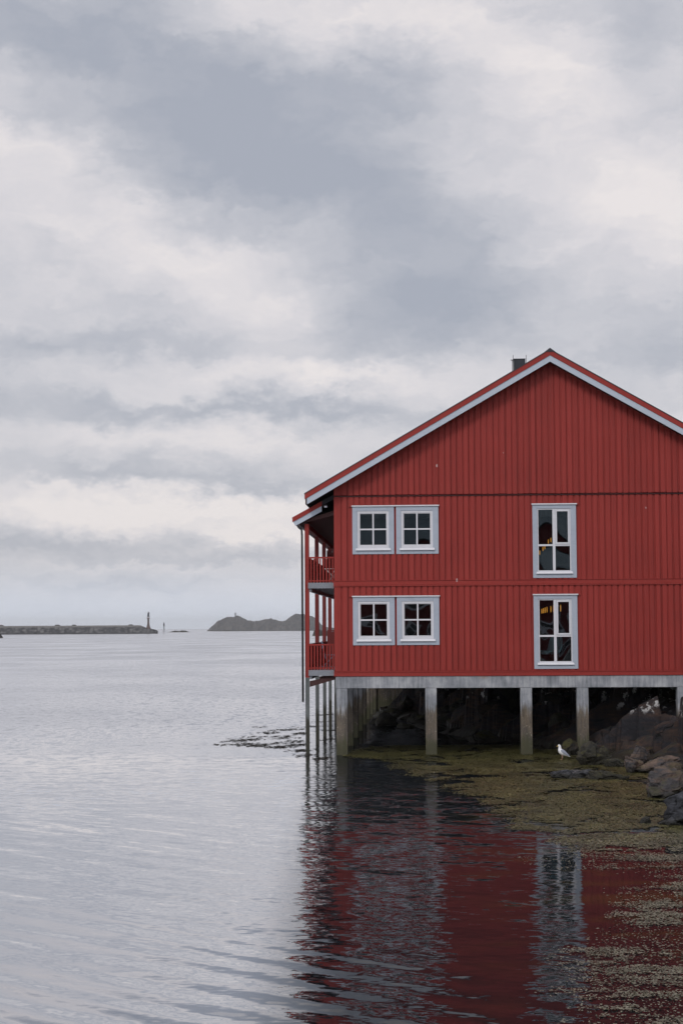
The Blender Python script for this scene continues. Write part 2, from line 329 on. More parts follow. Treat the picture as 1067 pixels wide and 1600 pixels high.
def water():
    m = bpy.data.materials.new('sea_water'); m.use_nodes = True; k = NT(m.node_tree); k.n.clear()
    o = k.node('ShaderNodeOutputMaterial'); p = k.node('ShaderNodeNewGeometry').outputs['Position']
    x, y, z = k.sep(p)
    def layer(sc, ax, ay, detail=3, rough=.55, dist=0.3, rot=0):
        q = k.mapping(p, rot=(0, 0, rot), scale=sc)
        c = k.noise(q, 1.0, detail, rough, dist, color=True)
        return k.vmath('MULTIPLY', k.vmath('SUBTRACT', c, (.5, .5, .5)), (ax, ay, 0))
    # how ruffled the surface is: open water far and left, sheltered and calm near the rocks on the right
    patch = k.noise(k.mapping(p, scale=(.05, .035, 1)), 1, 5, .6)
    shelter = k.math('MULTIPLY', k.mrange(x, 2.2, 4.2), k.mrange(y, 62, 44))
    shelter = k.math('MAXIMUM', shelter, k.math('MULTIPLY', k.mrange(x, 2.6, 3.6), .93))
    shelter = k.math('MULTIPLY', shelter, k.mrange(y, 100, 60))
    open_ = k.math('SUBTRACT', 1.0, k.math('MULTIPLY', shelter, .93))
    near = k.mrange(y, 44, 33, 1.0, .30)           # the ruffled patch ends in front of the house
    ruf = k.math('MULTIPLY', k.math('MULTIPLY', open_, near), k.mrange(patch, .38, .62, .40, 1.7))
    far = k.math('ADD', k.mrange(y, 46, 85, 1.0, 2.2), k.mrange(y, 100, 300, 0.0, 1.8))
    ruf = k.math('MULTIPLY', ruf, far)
    f1 = k.vmath('SCALE', layer((4.5, 9, 1), .12, .28, 4, .6), scale=ruf)
    f2 = k.vmath('SCALE', layer((1.3, 3.4, 1), .05, .20, 3, .55, rot=.1), scale=ruf)
    g = k.mrange(y, 60, 30, .35, 1.0)
    def layerR(deg, fx_, fy_, amp, detail, rough=.5, dist=.4, cross=.25):
        q = k.mapping(p, rot=(0, 0, radians(deg)), scale=(1/fx_, 1/fy_, 1), typ='TEXTURE')
        c = k.sep(k.noise(q, 1.0, detail, rough, dist, color=True)); a_ = radians(deg)
        u = k.math('MULTIPLY', k.math('SUBTRACT', c[0], .5), amp); v_ = k.math('MULTIPLY', k.math('SUBTRACT', c[1], .5), amp*cross)
        return k.comb(k.math('ADD', k.math('MULTIPLY', u, -sin(a_)), k.math('MULTIPLY', v_, cos(a_))), k.math('ADD', k.math('MULTIPLY', u, cos(a_)), k.math('MULTIPLY', v_, sin(a_))), 0.0)
    wob = k.vmath('SCALE', layerR(-44, .28, 2.3, .20, 3, .55, .5), scale=k.math('MULTIPLY', k.math('MULTIPLY', open_, k.mrange(y, 48, 34)), k.mrange(x, 1.2, -1.2, .38, 1.0)))
    wob2 = k.vmath('SCALE', layerR(-34, .6, 5.5, .10, 3, .6, .5), scale=k.math('MULTIPLY', open_, k.mrange(y, 50, 36)))
    capi = k.vmath('SCALE', layer((5, 10, 1), .15, .085, 2, .5), scale=k.math('MULTIPLY', k.math('MAXIMUM', open_, .30), k.mrange(x, -3.5, -1.2, .2, 1.0)))
    mid = k.vmath('SCALE', layer((1.5, 2.8, 1), .10, .15, 2.5, .55, .6), scale=k.math('MULTIPLY', k.math('MULTIPLY', k.math('MAXIMUM', open_, .10), k.mrange(y, 52, 42)), k.mrange(x, -3.0, -.4, .15, 1.0)))
    # slow rings of an old wake rolling in from the lower left
    ring = k.node('ShaderNodeTexWave', wave_type='BANDS', bands_direction='Y', wave_profile='SIN')
    k.put(ring.inputs['Vector'], k.mapping(p, rot=(0, 0, radians(-42)), scale=(2.6, 1, 1), typ='TEXTURE')); ring.inputs['Scale'].default_value = .44
    ring.inputs['Distortion'].default_value = 2.4; ring.inputs['Detail'].default_value = 2.5; ring.inputs['Detail Scale'].default_value = .9
    rp = k.noise(k.mapping(p, scale=(.5, .35, 1)), 1, 3, .5); ringm = k.math('MULTIPLY', k.math('MULTIPLY', k.math('MULTIPLY', k.mrange(y, 25, 18), k.mrange(x, 2.1, .6)), k.mrange(rp, .34, .52, .35, 1.0)), .13)
    rw = k.math('SUBTRACT', ring.outputs['Fac'], .5); rv = k.comb(k.math('MULTIPLY', k.math('MULTIPLY', rw, ringm), .67), k.math('MULTIPLY', k.math('MULTIPLY', rw, ringm), .74), 0.0)
    tiny = layer((2.2, 6, 1), .006, .016, 3, .5)
    tot = k.vmath('ADD', f1, f2)
    chop = k.vmath('SCALE', layer((2.2, .75, 1), .06, .75, 4, .72), scale=k.math('MULTIPLY', open_, k.mrange(y, 40, 75, 0, 1.0)))
    for q in (wob, wob2, capi, mid, rv, tiny, chop): tot = k.vmath('ADD', tot, q)
    # out on the fetch the wavelets lean with the breeze, their steep faces towards the shore
    tx, ty, _ = k.sep(tot); lean = k.mrange(y, 32, 70)
    ty = k.math('ADD', k.math('MULTIPLY', ty, k.math('SUBTRACT', 1.0, lean)), k.math('MULTIPLY', k.math('MULTIPLY', k.math('ABSOLUTE', ty), -1.0), lean))
    tot = k.comb(tx, ty, 0.0)
    nn = k.vmath('NORMALIZE', k.vmath('ADD', tot, (0, 0, 1)))
    bed = k.noise(k.mapping(p, scale=(.55, .8, 1)), 1, 6, .62)
    shal = k.math('MULTIPLY', k.mrange(x, .8, 3.5), k.mrange(bed, .48, .66))
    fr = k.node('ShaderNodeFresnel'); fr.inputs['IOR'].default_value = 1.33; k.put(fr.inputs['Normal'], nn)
    # reflection strength painted by area: dimmed beside the house, boosted on open water
    mirror_boost = k.math('MAXIMUM', k.mrange(x, 0.1, -1.3), k.mrange(y, 62, 92))
    fac = k.mix(mirror_boost, k.math('MULTIPLY', fr.outputs[0], .62), k.math('POWER', fr.outputs[0], .31))
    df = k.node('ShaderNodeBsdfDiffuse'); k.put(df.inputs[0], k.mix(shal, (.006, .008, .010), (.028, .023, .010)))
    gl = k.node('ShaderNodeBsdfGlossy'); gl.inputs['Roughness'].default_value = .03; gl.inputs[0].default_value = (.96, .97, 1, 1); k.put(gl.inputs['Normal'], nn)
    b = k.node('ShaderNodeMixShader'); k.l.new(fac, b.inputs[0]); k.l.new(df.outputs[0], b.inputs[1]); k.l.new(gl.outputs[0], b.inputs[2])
    k.l.new(b.outputs[0], o.inputs[0]); return m
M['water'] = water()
def weed(name, cols):
    m, k = mat(name)
    wn = k.noise(k.geo, .9, 5, .7); n = k.noise(k.geo, 34, 3, .7)
    c = k.ramp(k.math('ADD', k.math('MULTIPLY', wn, .5), k.math('MULTIPLY', n, .5)), [(.34, cols[0]), (.5, cols[1]), (.64, cols[2])])
    k.put(k.b.inputs['Base Color'], c); k.b.inputs['Roughness'].default_value = .42; return m
M['weed'] = weed('olive_seaweed', [(.020, .020, .008), (.072, .068, .024), (.18, .165, .062)])
M['weed_pale'] = weed('pale_seaweed', [(.04, .036, .02), (.13, .115, .075), (.28, .25, .185)])  # sky sheen on the near weed is put into these paler colours
M['weed_dark'] = weed('dark_seaweed', [(.010, .009, .008), (.022, .018, .014), (.04, .032, .022)])

# ------------------------------------------------------------------ sea, shore terrain
def sheet(name, x0, x1, y0, y1, z, m):
    return MB().add([(x0, y0, z), (x1, y0, z), (x1, y1, z), (x0, y1, z)], [(0, 1, 2, 3)]).build(name, m)
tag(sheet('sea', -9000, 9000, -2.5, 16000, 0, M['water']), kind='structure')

SH = [(14, 0), (11, 8), (9.4, 15), (8.4, 24), (7.5, 31), (7.3, 36), (7.5, 41), (7.9, 45), (7.4, 49), (6.9, 52), (5.9, 55), (4.4, 59), (3.0, 64), (2.3, 70), (1.9, 78), (1.6, 86), (2.6, 94), (12, 120), (60, 160), (300, 220)]
SHA = np.array(SH, float)
def shore_sd(x, y):
    p = np.array([x, y]); a = SHA[:-1]; b = SHA[1:]; ab = b-a
    t = np.clip(((p-a)*ab).sum(1)/(ab*ab).sum(1), 0, 1); q = a+ab*t[:, None]; d2 = ((p-q)**2).sum(1); i = int(d2.argmin())
    cr = ab[i, 0]*(y-a[i, 1])-ab[i, 1]*(x-a[i, 0])
    return math.sqrt(d2[i])*(1 if cr < 0 else -1)
def shore_h(x, y):
    s = shore_sd(x, y)
    q = Vector((x*.62+noise.noise(Vector((x, y, 0)))*.25, y*.50, 2.1)); vd, vp = noise.voronoi(q)
    c0 = vp[0]; h1 = noise.cell(c0*5.1); h2 = noise.cell(c0*9.7+Vector((3, 1, 0))); h3 = noise.cell(c0*3.3+Vector((7, 2, 5)))
    n = noise.fractal(Vector((x*.35, y*.35, 1.3)), 1.0, 2.0, 5)*.16+(h1-.5)*.42+(q.x-c0.x)*(h2-.5)*1.0+(q.y-c0.y)*(h3-.5)*1.0
    n += noise.fractal(Vector((x*2.1, y*2.1, 4)), .8, 2, 4)*.06-.10*max(0, 1-(vd[1]-vd[0])*6)
    if s < 0: return max(-2.5, s*.5+n*.2-.06)
    h = 1.75*(1-math.exp(-s*.42))+n*min(1, s*.9)-.06
    if s > 14: h += (s-14)*.08
    lim = 1.9 if (y > 50 and y < 88 and x < 14.5) else 30
    return min(h, lim)
def tfn(u, v):
    x = -3+u*31; y = 6+v*94
    return (x, y, shore_h(x, y))
vv, ff = grid(330, 700, tfn)
me = bpy.data.meshes.new('rocky_shore'); me.from_pydata(vv, [], ff); me.update()
tag(link('rocky_shore', me, M['slab']), kind='structure')
def tfar(u, v):
    x = 27.9+u*250; y = 0+v*260
    return (x, y, min(12, max(-2, .05*(x-20)+2.2+noise.fractal(Vector((x*.05, y*.05, 0)), 1, 2, 4)*1.5)) if y < 150+(x-27)*.25 else -2)
vv, ff = grid(60, 60, tfar)
me = bpy.data.meshes.new('far_shore'); me.from_pydata(vv, [], ff); me.update(); tag(link('far_shore', me, M['slab']), kind='structure')

# ------------------------------------------------------------------ boulders
def boulder(name, loc, size, seed, m, rz=0, tilt=0, sub=5, cuts=14, rough=.10, low=None):
    bm = bmesh.new(); bmesh.ops.create_icosphere(bm, subdivisions=sub, radius=1.0)
    r = random.Random(seed); planes = []
    for i in range(cuts):
        d = Vector((r.uniform(-1, 1), r.uniform(-1, 1), r.uniform(-.7, 1))).normalized(); planes.append((d, r.uniform(.50, .84)))
    for v in bm.verts:
        p = v.co.copy()
        for d, h in planes:
            e = p.dot(d)
            if e > h: p -= d*(e-h)*.985
        vp = noise.voronoi(p*1.5+Vector((seed*1.7, 2, 3)))
        hsh = noise.cell(vp[1][0]*7.3)
        plate = (hsh-.5)*.16*(rough/.1) - .05*max(0, 1-(vp[0][1]-vp[0][0])*9)
        n = noise.fractal(p*1.6+Vector((seed*3.1, 0, 0)), 1, 2, 5)*rough*.8+noise.fractal(p*5+Vector((0, seed, 0)), .8, 2, 5)*rough*.45+plate
        v.co = p*(1+n)
    M4 = Matrix.Rotation(rz, 4, 'Z') @ Matrix.Rotation(tilt, 4, 'Y') @ Matrix.Diagonal((*size, 1))
    bm.transform(M4)
    me = bpy.data.meshes.new(name); bm.to_mesh(me); bm.free()
    o = link(name, me, m); o.location = loc; return o
def atpx(px, py, z=0.0):           # ground position of a photo pixel at height z (Y from the drop below the horizon)
    hy = 981-(px-533)*.0058
    Y = (H-z)*F/(py-hy); return (px-533.5)/F*Y, Y
def rk(pxc, pyb, wpx, hpx, m, seed, label, dep=.8, tilt=0, zb=0.0, sink=.25, rough=.1, cuts=14, rz=0):
    x, Y = atpx(pxc, pyb, zb); s = Y/F; wx = wpx*s/2*1.12; hh = hpx*s
    ry = wx*dep
    o = boulder('boulder', (x, Y+ry*.75, zb+hh*(.5-sink/2)-.02), (wx, ry, hh*(.5+sink/2)*1.22), seed, m, tilt=tilt, rough=rough, cuts=cuts, rz=rz)
    return tag(o, label, 'boulder')
rk(1058, 1246, 112, 50, M['rock_pink'], 3, 'large pinkish grey boulder with a slanting top above the lowest grey rock', .9, radians(-8), sink=.45, rough=.14, rz=.15)
rk(1066, 1289, 108, 52, M['rock_grey'], 11, 'lowest and nearest blue grey rock at the right, cracked and sloping into the seaweed', .9, radians(-14), sink=.4, rough=.18, cuts=20)
rk(1000, 1284, 22, 14, M['rock_grey'], 12, 'small squarish grey stone against the foot of the nearest rock', .9, 0, sink=.3)
rk(1031, 1207, 74, 30, M['rock_pink'], 21, 'broad flat topped reddish boulder with a dark hollow at its right side', .7, radians(6), sink=.3, cuts=18)
rk(984, 1206, 36, 29, M['rock_pink'], 24, 'upright grey topped boulder with a pink face left of the broad flat topped one', .8, radians(12), sink=.25, cuts=18)
rk(992, 1190, 26, 26, M['rock_pink'], 31, 'small pale tan pointed stone perched behind the upright grey topped boulder', .7, radians(-10), zb=.1, sink=.2, cuts=9)
rk(921, 1195, 54, 36, M['rock_moss'], 35, 'round dark mossy boulder at the foot of the fourth concrete pillar', .85, 0, sink=.3)
rk(938, 1184, 26, 22, M['rock_moss'], 37, 'rounded olive stone tucked behind the dark mossy boulder', .8, 0, zb=.05, sink=.3)
rk(960, 1197, 40, 14, M['rock_moss'], 41, 'low dark stone lying between the mossy boulder and the upright one', .8, 0, sink=.3)
rk(892, 1215, 86, 19, M['rock_grey'], 43, 'long low blue grey rock lying awash in the seaweed below the gull', .55, radians(2), sink=.45, rough=.16)
rk(943, 1217, 62, 19, M['rock_moss'], 47, 'flat moss covered rock joined to the low blue grey one', .6, radians(3), sink=.45, rough=.16)
rk(888, 1181, 40, 26, M['rock_dark'], 53, 'dark olive and rust coloured rock in the shade behind the gull', .7, radians(-6), zb=-.05, sink=.3)
rk(998, 1126, 22, 16, M['rock_pink'], 59, 'small pink block perched on the edge of the dark slope', .8, radians(5), zb=.95, sink=.3, cuts=10)
rk(1052, 1118, 42, 18, M['rock_pink'], 61, 'pale pink rock under the rightmost concrete pillar', .9, radians(-6), zb=1.05, sink=.4, cuts=14)
# the big slab that slopes down from the right pillar to the mossy boulder
o = boulder('slab_rock', (9.3, 51.0, .02), (3.3, 2.3, 1.12), 71, M['slab'], tilt=radians(-19), rough=.10, cuts=22, sub=5)
tag(o, 'huge dark sloping slab of rock with pale lichen under the right end of the house', 'rock')
# three small pale stones and a whelk shell in the dark gap
for i, (px, py, s) in enumerate([(981, 1205, .05), (994, 1204, .075), (1021, 1208, .045)]):
    x, Y = atpx(px, py); o = boulder('pebble', (x, Y-.05, .05), (s*1.2, s, s*.8), 80+i, M['white'], sub=2, cuts=5)
    tag(o, ['small white pebble under the upright grey topped boulder', 'largest white pebble in the gap between the two pink boulders', 'tiny white pebble right of the broad flat topped boulder'][i], 'pebble')
# boulders piled in the dark under the house
A = radians(2.75); HX, HY = -0.2298, 52.0
def loc2w(X, Y, Z=0): return (HX+X*cos(A)+Y*sin(A), HY-X*sin(A)+Y*cos(A), Z)
k = 0; r = random.Random(5)
tries = 0
while k < 46 and tries < 4000:
    tries += 1
    X = r.uniform(.8, 11); Y = r.uniform(2.0, 30); x, y, _ = loc2w(X, Y); s = shore_sd(x, y)
    if s < -1.0 or s > 4.5 or (X < 2 and Y < 8): continue
    sz = r.uniform(.28, .62); 
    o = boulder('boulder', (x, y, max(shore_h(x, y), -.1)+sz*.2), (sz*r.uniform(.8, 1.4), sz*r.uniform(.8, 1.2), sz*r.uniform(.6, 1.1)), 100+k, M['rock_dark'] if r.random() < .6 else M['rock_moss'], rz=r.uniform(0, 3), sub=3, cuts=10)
    tag(o, 'dark wet boulder piled on the bank in the shade beneath the house', 'boulder', 'dark boulders piled beneath the house'); k += 1

# ------------------------------------------------------------------ the red house on pillars
house = empty('red_house', (HX, HY, 0), -A)
tag(house, 'large red wooden waterside house with white windows standing on concrete pillars', 'house')
LEN = 34.0; WID = 13.0; RX = 6.51; SL = .578
# openings: casing rectangles (outer) and holes
SMALL = [(.555, 1.81, 6.00, 7.43), (1.87, 3.14, 6.00, 7.43), (.555, 1.81, 3.27, 4.71), (1.87, 3.14, 3.27, 4.71)]
TALL = [(5.95, 7.25, 5.25, 7.44), (5.95, 7.25, 2.54, 4.73)]
CAS = SMALL+TALL
RT = 13.0
def holes():
    hs = []
    for (a, b, c, d) in SMALL: hs.append((a+.15, b-.155 if a < 1 else b-.17, c+.17, d-.13))
    for (a, b, c, d) in TALL: hs.append((a+.14, b-.16, c+.18, d-.11))
    return hs
HOLES = holes()
def cells(mb, x0, x1, z0, z1, y0, y1, hs):
    xs = sorted({x0, x1}|{v for h in hs for v in h[:2] if x0 < v < x1}); zs = sorted({z0, z1}|{v for h in hs for v in h[2:] if z0 < v < z1})
    for i in range(len(xs)-1):
        for j in range(len(zs)-1):
            cx, cz = (xs[i]+xs[i+1])/2, (zs[j]+zs[j+1])/2
            if any(h[0] < cx < h[1] and h[2] < cz < h[3] for h in hs): continue
            mb.box(xs[i], xs[i+1], y0, y1, zs[j], zs[j+1])
wall = MB()
cells(wall, 0, RT, 2.34, 7.76, .030, .16, HOLES); wall.box(0, RT, .045, .16, 7.761, 7.80)
wall.box(0.0, .12, .16, LEN, 2.34, 7.9); wall.box(RT-.12, RT, .16, LEN, 2.34, 7.9); wall.box(.12, RT-.12, LEN-.15, LEN, 2.34, 7.9)
wo = wall.build('front_wall', M['red'], house)
def rz(x, off=0.0):                 # roof top surface height at x
    return 12.07-abs(x-RX)*SL-off
gable = MB(); UZ = .33
gable.prism_y([(0, 7.80), (RT, 7.80), (RT, rz(RT, UZ)), (RX, rz(RX, UZ)), (0, rz(0, UZ))], .0, .14)
gable.build('gable_wall', M['red'], house)
MB().prism_y([(0, 7.905), (RT, 7.905), (RX, rz(RX, UZ))], LEN-.15, LEN).build('gable_wall', M['red'], house)
# vertical battens, each storey on its own
def battens(z0, z1, yf, gab=False, seed=0):
    mb = MB(); r = random.Random(seed); x = .0; first = True
    while x < RT-.05:
        wd = (.128+r.uniform(-.008, .008)) if not first else .20
        j = 0 if first else r.uniform(-.008, .008)
        a, b = x+j, min(x+j+wd, RT)
        jz = r.uniform(-.012, .004)
        if gab:
            lo = z0+jz; ha, hb = rz(a, UZ-.0), rz(b, UZ-.0)
            if a < RX < b: mb.prism_y([(a, lo), (b, lo), (b, hb), (RX, rz(RX, UZ)), (a, ha)], yf, yf+.0365)
            else: mb.prism_y([(a, lo), (b, lo), (b, hb), (a, ha)], yf, yf+.0365)
        else:
            segs = [(z0, z1)]
            for (ca, cb, cc, cd) in CAS+[(1.80, 1.88, 3.27, 4.71), (1.80, 1.88, 6.0, 7.43)]:
                if b > ca and a < cb:
                    ns = []
                    for (s0, s1) in segs:
                        if cd <= s0 or cc >= s1: ns.append((s0, s1)); continue
                        if cc-s0 > .02: ns.append((s0, cc))
                        if s1-cd > .02: ns.append((cd, s1))
                    segs = ns
            for s0, s1 in segs: mb.box(a, b, yf, yf+.0365, s0, s1)
        x += PITCH if not first else .26
        first = False
    return mb
b1 = battens(2.50, 5.035, -.006, seed=1); b2 = battens(5.215, 7.735, -.006, seed=2); b3 = battens(7.79, 0, -.036, True, 3)
for b in (b2, b3): b1.add(b.v, b.f)
b1.build('cladding_boards', M['red'], house)
tr = MB()
tr.box(-.02, RT+.02, -.022, .029, 5.075, 5.195)                     # board between the storeys
tr.box(-.02, RT+.02, -.040, .029, 5.200, 5.216); tr.box(-.02, RT+.02, -.034, .029, 5.036, 5.070)
tr.box(-.02, RT+.02, -.026, .029, 2.345, 2.455); tr.box(-.02, RT+.02, -.040, .029, 2.460, 2.492)
tr.build('trim_board', M['redplain'], house)
fl = MB(); fl.box(-.01, RT, -.03, .028, 7.742, 7.756); fl.build('shadow_strip', M['black'], house)  # black strip stands in for the shadow in the slot under the gable
# interior shell so that the rooms read as dark rooms
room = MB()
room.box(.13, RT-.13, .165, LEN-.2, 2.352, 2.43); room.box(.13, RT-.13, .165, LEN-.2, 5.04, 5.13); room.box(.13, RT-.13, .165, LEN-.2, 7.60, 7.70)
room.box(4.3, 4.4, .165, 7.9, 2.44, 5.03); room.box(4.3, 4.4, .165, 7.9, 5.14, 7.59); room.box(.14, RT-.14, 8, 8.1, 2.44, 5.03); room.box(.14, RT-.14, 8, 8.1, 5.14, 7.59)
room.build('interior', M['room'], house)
room2 = MB()
# windows
def small_window(c, hole):
    a, b, z0, z1 = c; ha, hb, h0, h1 = hole
    mb = MB(); y0, y1 = -.024, .027
    mb.box(a, ha, y0, y1, z0, z1); mb.box(hb, b, y0, y1, z0, z1); mb.box(ha, hb, y0, y1, h1, z1); mb.box(ha, hb, y0, y1, z0, h0)
    win = mb.build('window', M['casing'], house, bevel=.004)
    f = MB(); t = .062; y0, y1 = -.008, .070
    f.box(ha, ha+t, y0, y1, h0, h1); f.box(hb-t, hb, y0, y1, h0, h1); f.box(ha+t, hb-t, y0, y1, h1-t, h1); f.box(ha+t, hb-t, y0, y1, h0, h0+t+.03)
    f.build('frame', M['white'], win, bevel=.004)
    s = MB(); u = .018; ga, gb, g0, g1 = ha+t+.003, hb-t-.003, h0+t+.033, h1-t-.003
    yy0, yy1 = .006, .06; s.box(ga, ga+u, yy0, yy1, g0, g1); s.box(gb-u, gb, yy0, yy1, g0, g1); s.box(ga+u, gb-u, yy0, yy1, g1-u, g1); s.box(ga+u, gb-u, yy0, yy1, g0, g0+u)
    cx, cz = (ga+gb)/2, (g0+g1)/2; q = .022
    s.box(cx-q, cx+q, .002, .05, g0+u, g1-u); s.box(ga+u, cx-q, .0035, .05, cz-q, cz+q); s.box(cx+q, gb-u, .0035, .05, cz-q, cz+q)
    s.build('glazing_bars', M['white'], win)
    MB().box(ga+.002, gb-.002, .031, .035, g0+.002, g1-.002).build('pane', M['glass'], win)
    sl = MB(); sl.add([(ha-.055, -.075, h0-.055), (hb+.055, -.075, h0-.055), (hb+.055, -.026, h0-.055), (ha-.055, -.026, h0-.055), (ha-.04, -.055, h0-.015), (hb+.04, -.055, h0-.015), (hb+.04, -.026, h0+.012), (ha-.04, -.026, h0+.012)],
        [(0, 3, 2, 1), (4, 5, 6, 7), (0, 1, 5, 4), (1, 2, 6, 5), (2, 3, 7, 6), (3, 0, 4, 7)]); sl.build('sill', M['white'], win)
    return win
for i in range(4): small_window(SMALL[i], HOLES[i])
def tall_window(c, hole):
    a, b, z0, z1 = c; ha, hb, h0, h1 = hole
    mb = MB(); y0, y1 = -.024, .027
    mb.box(a, ha, y0, y1, z0, z1); mb.box(hb, b, y0, y1, z0, z1); mb.box(ha, hb, y0, y1, h1, z1); mb.box(ha, hb, y0, y1, z0, h0)
    win = mb.build('window', M['casing'], house, bevel=.004)
    f = MB(); t = .035; y0, y1 = .0, .072; cx = ha+.46+.035; mz = z0+.98
    f.box(ha, ha+t, y0, y1, h0, h1); f.box(hb-t, hb, y0, y1, h0, h1); f.box(ha+t, hb-t, y0, y1, h1-t, h1); f.box(ha+t, hb-t, y0, y1, h0, h0+t+.01)
    f.box(cx-.040, cx+.040, -.003, y1-.004, h0+t+.01, h1-t); f.box(ha+t, cx-.040, -.001, y1-.006, mz-.028, mz+.028); f.box(cx+.040, hb-t, -.001, y1-.006, mz-.028, mz+.028)
    f.build('frame', M['white'], win, bevel=.003)
    s = MB(); sa, sb, s0, s1 = cx+.043, hb-t-.003, mz+.031, h1-t-.003; u = .05
    s.box(sa, sa+u, -.02, .05, s0, s1); s.box(sb-u, sb, -.02, .05, s0, s1); s.box(sa+u, sb-u, -.02, .05, s1-u, s1); s.box(sa+u, sb-u, -.02, .05, s0, s0+u); s.build('sash', M['white'], win, bevel=.003)
    for (p, q, m, n) in ((ha+t, cx-.04, mz+.028, h1-t), (sa+u, sb-u, s0+u, s1-u), (ha+t, cx-.04, h0+t+.01, mz-.028), (cx+.04, hb-t, h0+t+.01, mz-.028)):
        MB().box(p-.002, q+.002, .028, .032, m-.002, n+.002).build('pane', M['glass'], win)
    sl = MB(); sl.add([(ha-.05, -.075, h0-.055), (hb+.05, -.075, h0-.055), (hb+.05, -.026, h0-.055), (ha-.05, -.026, h0-.055), (ha-.03, -.055, h0-.015), (hb+.03, -.055, h0-.015), (hb+.03, -.026, h0+.01), (ha-.03, -.026, h0+.01)],
        [(0, 3, 2, 1), (4, 5, 6, 7), (0, 1, 5, 4), (1, 2, 6, 5), (2, 3, 7, 6), (3, 0, 4, 7)]); sl.build('sill', M['white'], win)
for i in range(2): tall_window(TALL[i], HOLES[4+i])
for (a, b, z) in ((.53, 3.165, 7.433), (.53, 3.165, 4.713), (5.925, 7.28, 7.443), (5.925, 7.28, 4.733)):
    MB().box(a, b, -.062, .003, z, z+.038).build('window_drip_cap', M['white'], house, bevel=.004)
# roof
FR = -.45
roof = MB()
ex = RX-7.34; ex2 = RX+7.34; T = .03
def slope(mb, xa, xb, o0, o1, y0, y1):   # strip between offsets o0 (top) and o1 (bottom) below the roof top line
    mb.prism_y([(xa, rz(xa, o1)), (xb, rz(xb, o1)), (xb, rz(xb, o0)), (xa, rz(xa, o0))], y0, y1)
slope(roof, ex-.03, RX, -.012, .02, FR-.03, LEN+.5); slope(roof, RX, ex2+.03, -.012, .02, FR-.03, LEN+.5)
ro = roof.build('roof', M['roof'], house)
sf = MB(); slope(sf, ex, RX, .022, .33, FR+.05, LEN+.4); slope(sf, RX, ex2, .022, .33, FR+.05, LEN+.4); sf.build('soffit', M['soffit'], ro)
rb = MB(); slope(rb, ex-.02, RX, .021, .175, FR-.02, FR+.035); slope(rb, RX, ex2+.02, .021, .175, FR-.02, FR+.035); rb.build('verge_board', M['redplain'], ro)
fb_ = MB(); slope(fb_, ex+.05, RX, .177, .365, FR+.0, FR+.045); slope(fb_, RX, ex2-.05, .177, .365, FR+.0, FR+.045); fb_.build('fascia', M['fascia'], ro)
rc = MB(); rc.prism_y([(RX-.16, rz(RX, .075)), (RX+.16, rz(RX, .075)), (RX, rz(RX, -.045))], FR-.035, LEN+.5); rc.build('ridge_cap', M['roof'], ro)
# chimney with its small cage rods
ch = MB(); cy = 3.2; ch.box(5.63, 5.98, cy, cy+.5, 11.2, 12.35); ch.box(5.615, 5.995, cy-.015, cy+.515, 12.35, 12.37)
cho = ch.build('chimney', M['chim'], ro)
cr = MB()
for (X, Y, h) in ((5.60, cy-.03, .42), (6.015, cy-.03, .42), (5.60, cy+.53, .34), (6.015, cy+.53, .34)): MB().tube([(X, Y, 11.5), (X, Y, 12.06+h)], .009, 6).build('corner_rod', M['black'], cho)
cr.tube([(5.52, cy-.045, 12.32), (5.63, cy-.045, 12.32)], .014, 6); cr.build('bracket', M['black'], cho)
# concrete beam, pillars
cb = MB(); cb.box(.03, RT, .0, .34, 1.985, 2.338); cb.box(.03, .37, .345, LEN, 1.99, 2.338); cb.box(.38, RT, .35, LEN, 2.15, 2.338); cb.build('concrete_beam', M['conc'], house, bevel=.012)
for (a, b) in ((.04, .375), (2.70, 3.04), (5.53, 5.87), (7.20, 7.54), (10.16, 10.5), (12.6, 12.95)):
    MB().box(a, b, .004, .336, -.9, 1.983).build('pillar', M['conc'], house, bevel=.012)
for i in range(1, 9):
    MB().box(.045, .375, i*4.1, i*4.1+.33, -.9, 1.987).build('pillar', M['conc'], house, bevel=.012)
MB().box(.4, RT, 29.0, 29.3, -1.5, 2.14).build('added_end_wall', M['conc'], house)  # end wall added to shut out the bright gap and keep the underside dark
# balcony, its roof, posts, piles
bal = empty('balcony', (0, 0, 0)); bal.parent = house
PY = [.35, 5.1, 9.2, 12.8, 16.8]; BX = -.84; BL = 17.2
for z in (2.36, 4.99):
    d = MB(); d.box(-.80, -.03, .20, .26, z-.0, z+.17); d.box(-.78, -.03, .265, BL, z+.11, z+.165); d.box(-.78, -.70, .265, BL, z-.10, z+.10)
    for q in range(1, 9): d.box(-.69, -.04, q*2.0, q*2.0+.07, z-.02, z+.105)
    d.build('deck', M['deck'], bal)
    rl = MB(); zt = z+.955
    rl.box(-.77, -.03, .27, .32, zt-.05, zt); rl.box(-.77, -.03, .275, .315, z+.21, z+.25)
    for q in range(8): X = -.735+q*.093; rl.box(X, X+.042, .255, .29, z+.17, zt-.06)
    rl.build('railing', M['redplain'], bal)
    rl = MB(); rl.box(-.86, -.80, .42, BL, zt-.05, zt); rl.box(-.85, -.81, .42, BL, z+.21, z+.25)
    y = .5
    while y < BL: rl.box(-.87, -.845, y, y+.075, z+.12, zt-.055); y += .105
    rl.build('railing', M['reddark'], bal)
    ps = MB(); ps.box(-.52, -.03, 5.25, 5.29, z+.17, z+1.32); ps.box(-.52, -.03, 5.24, 5.30, z+1.325, z+1.37); ps.build('partition', M['reddark'], bal)
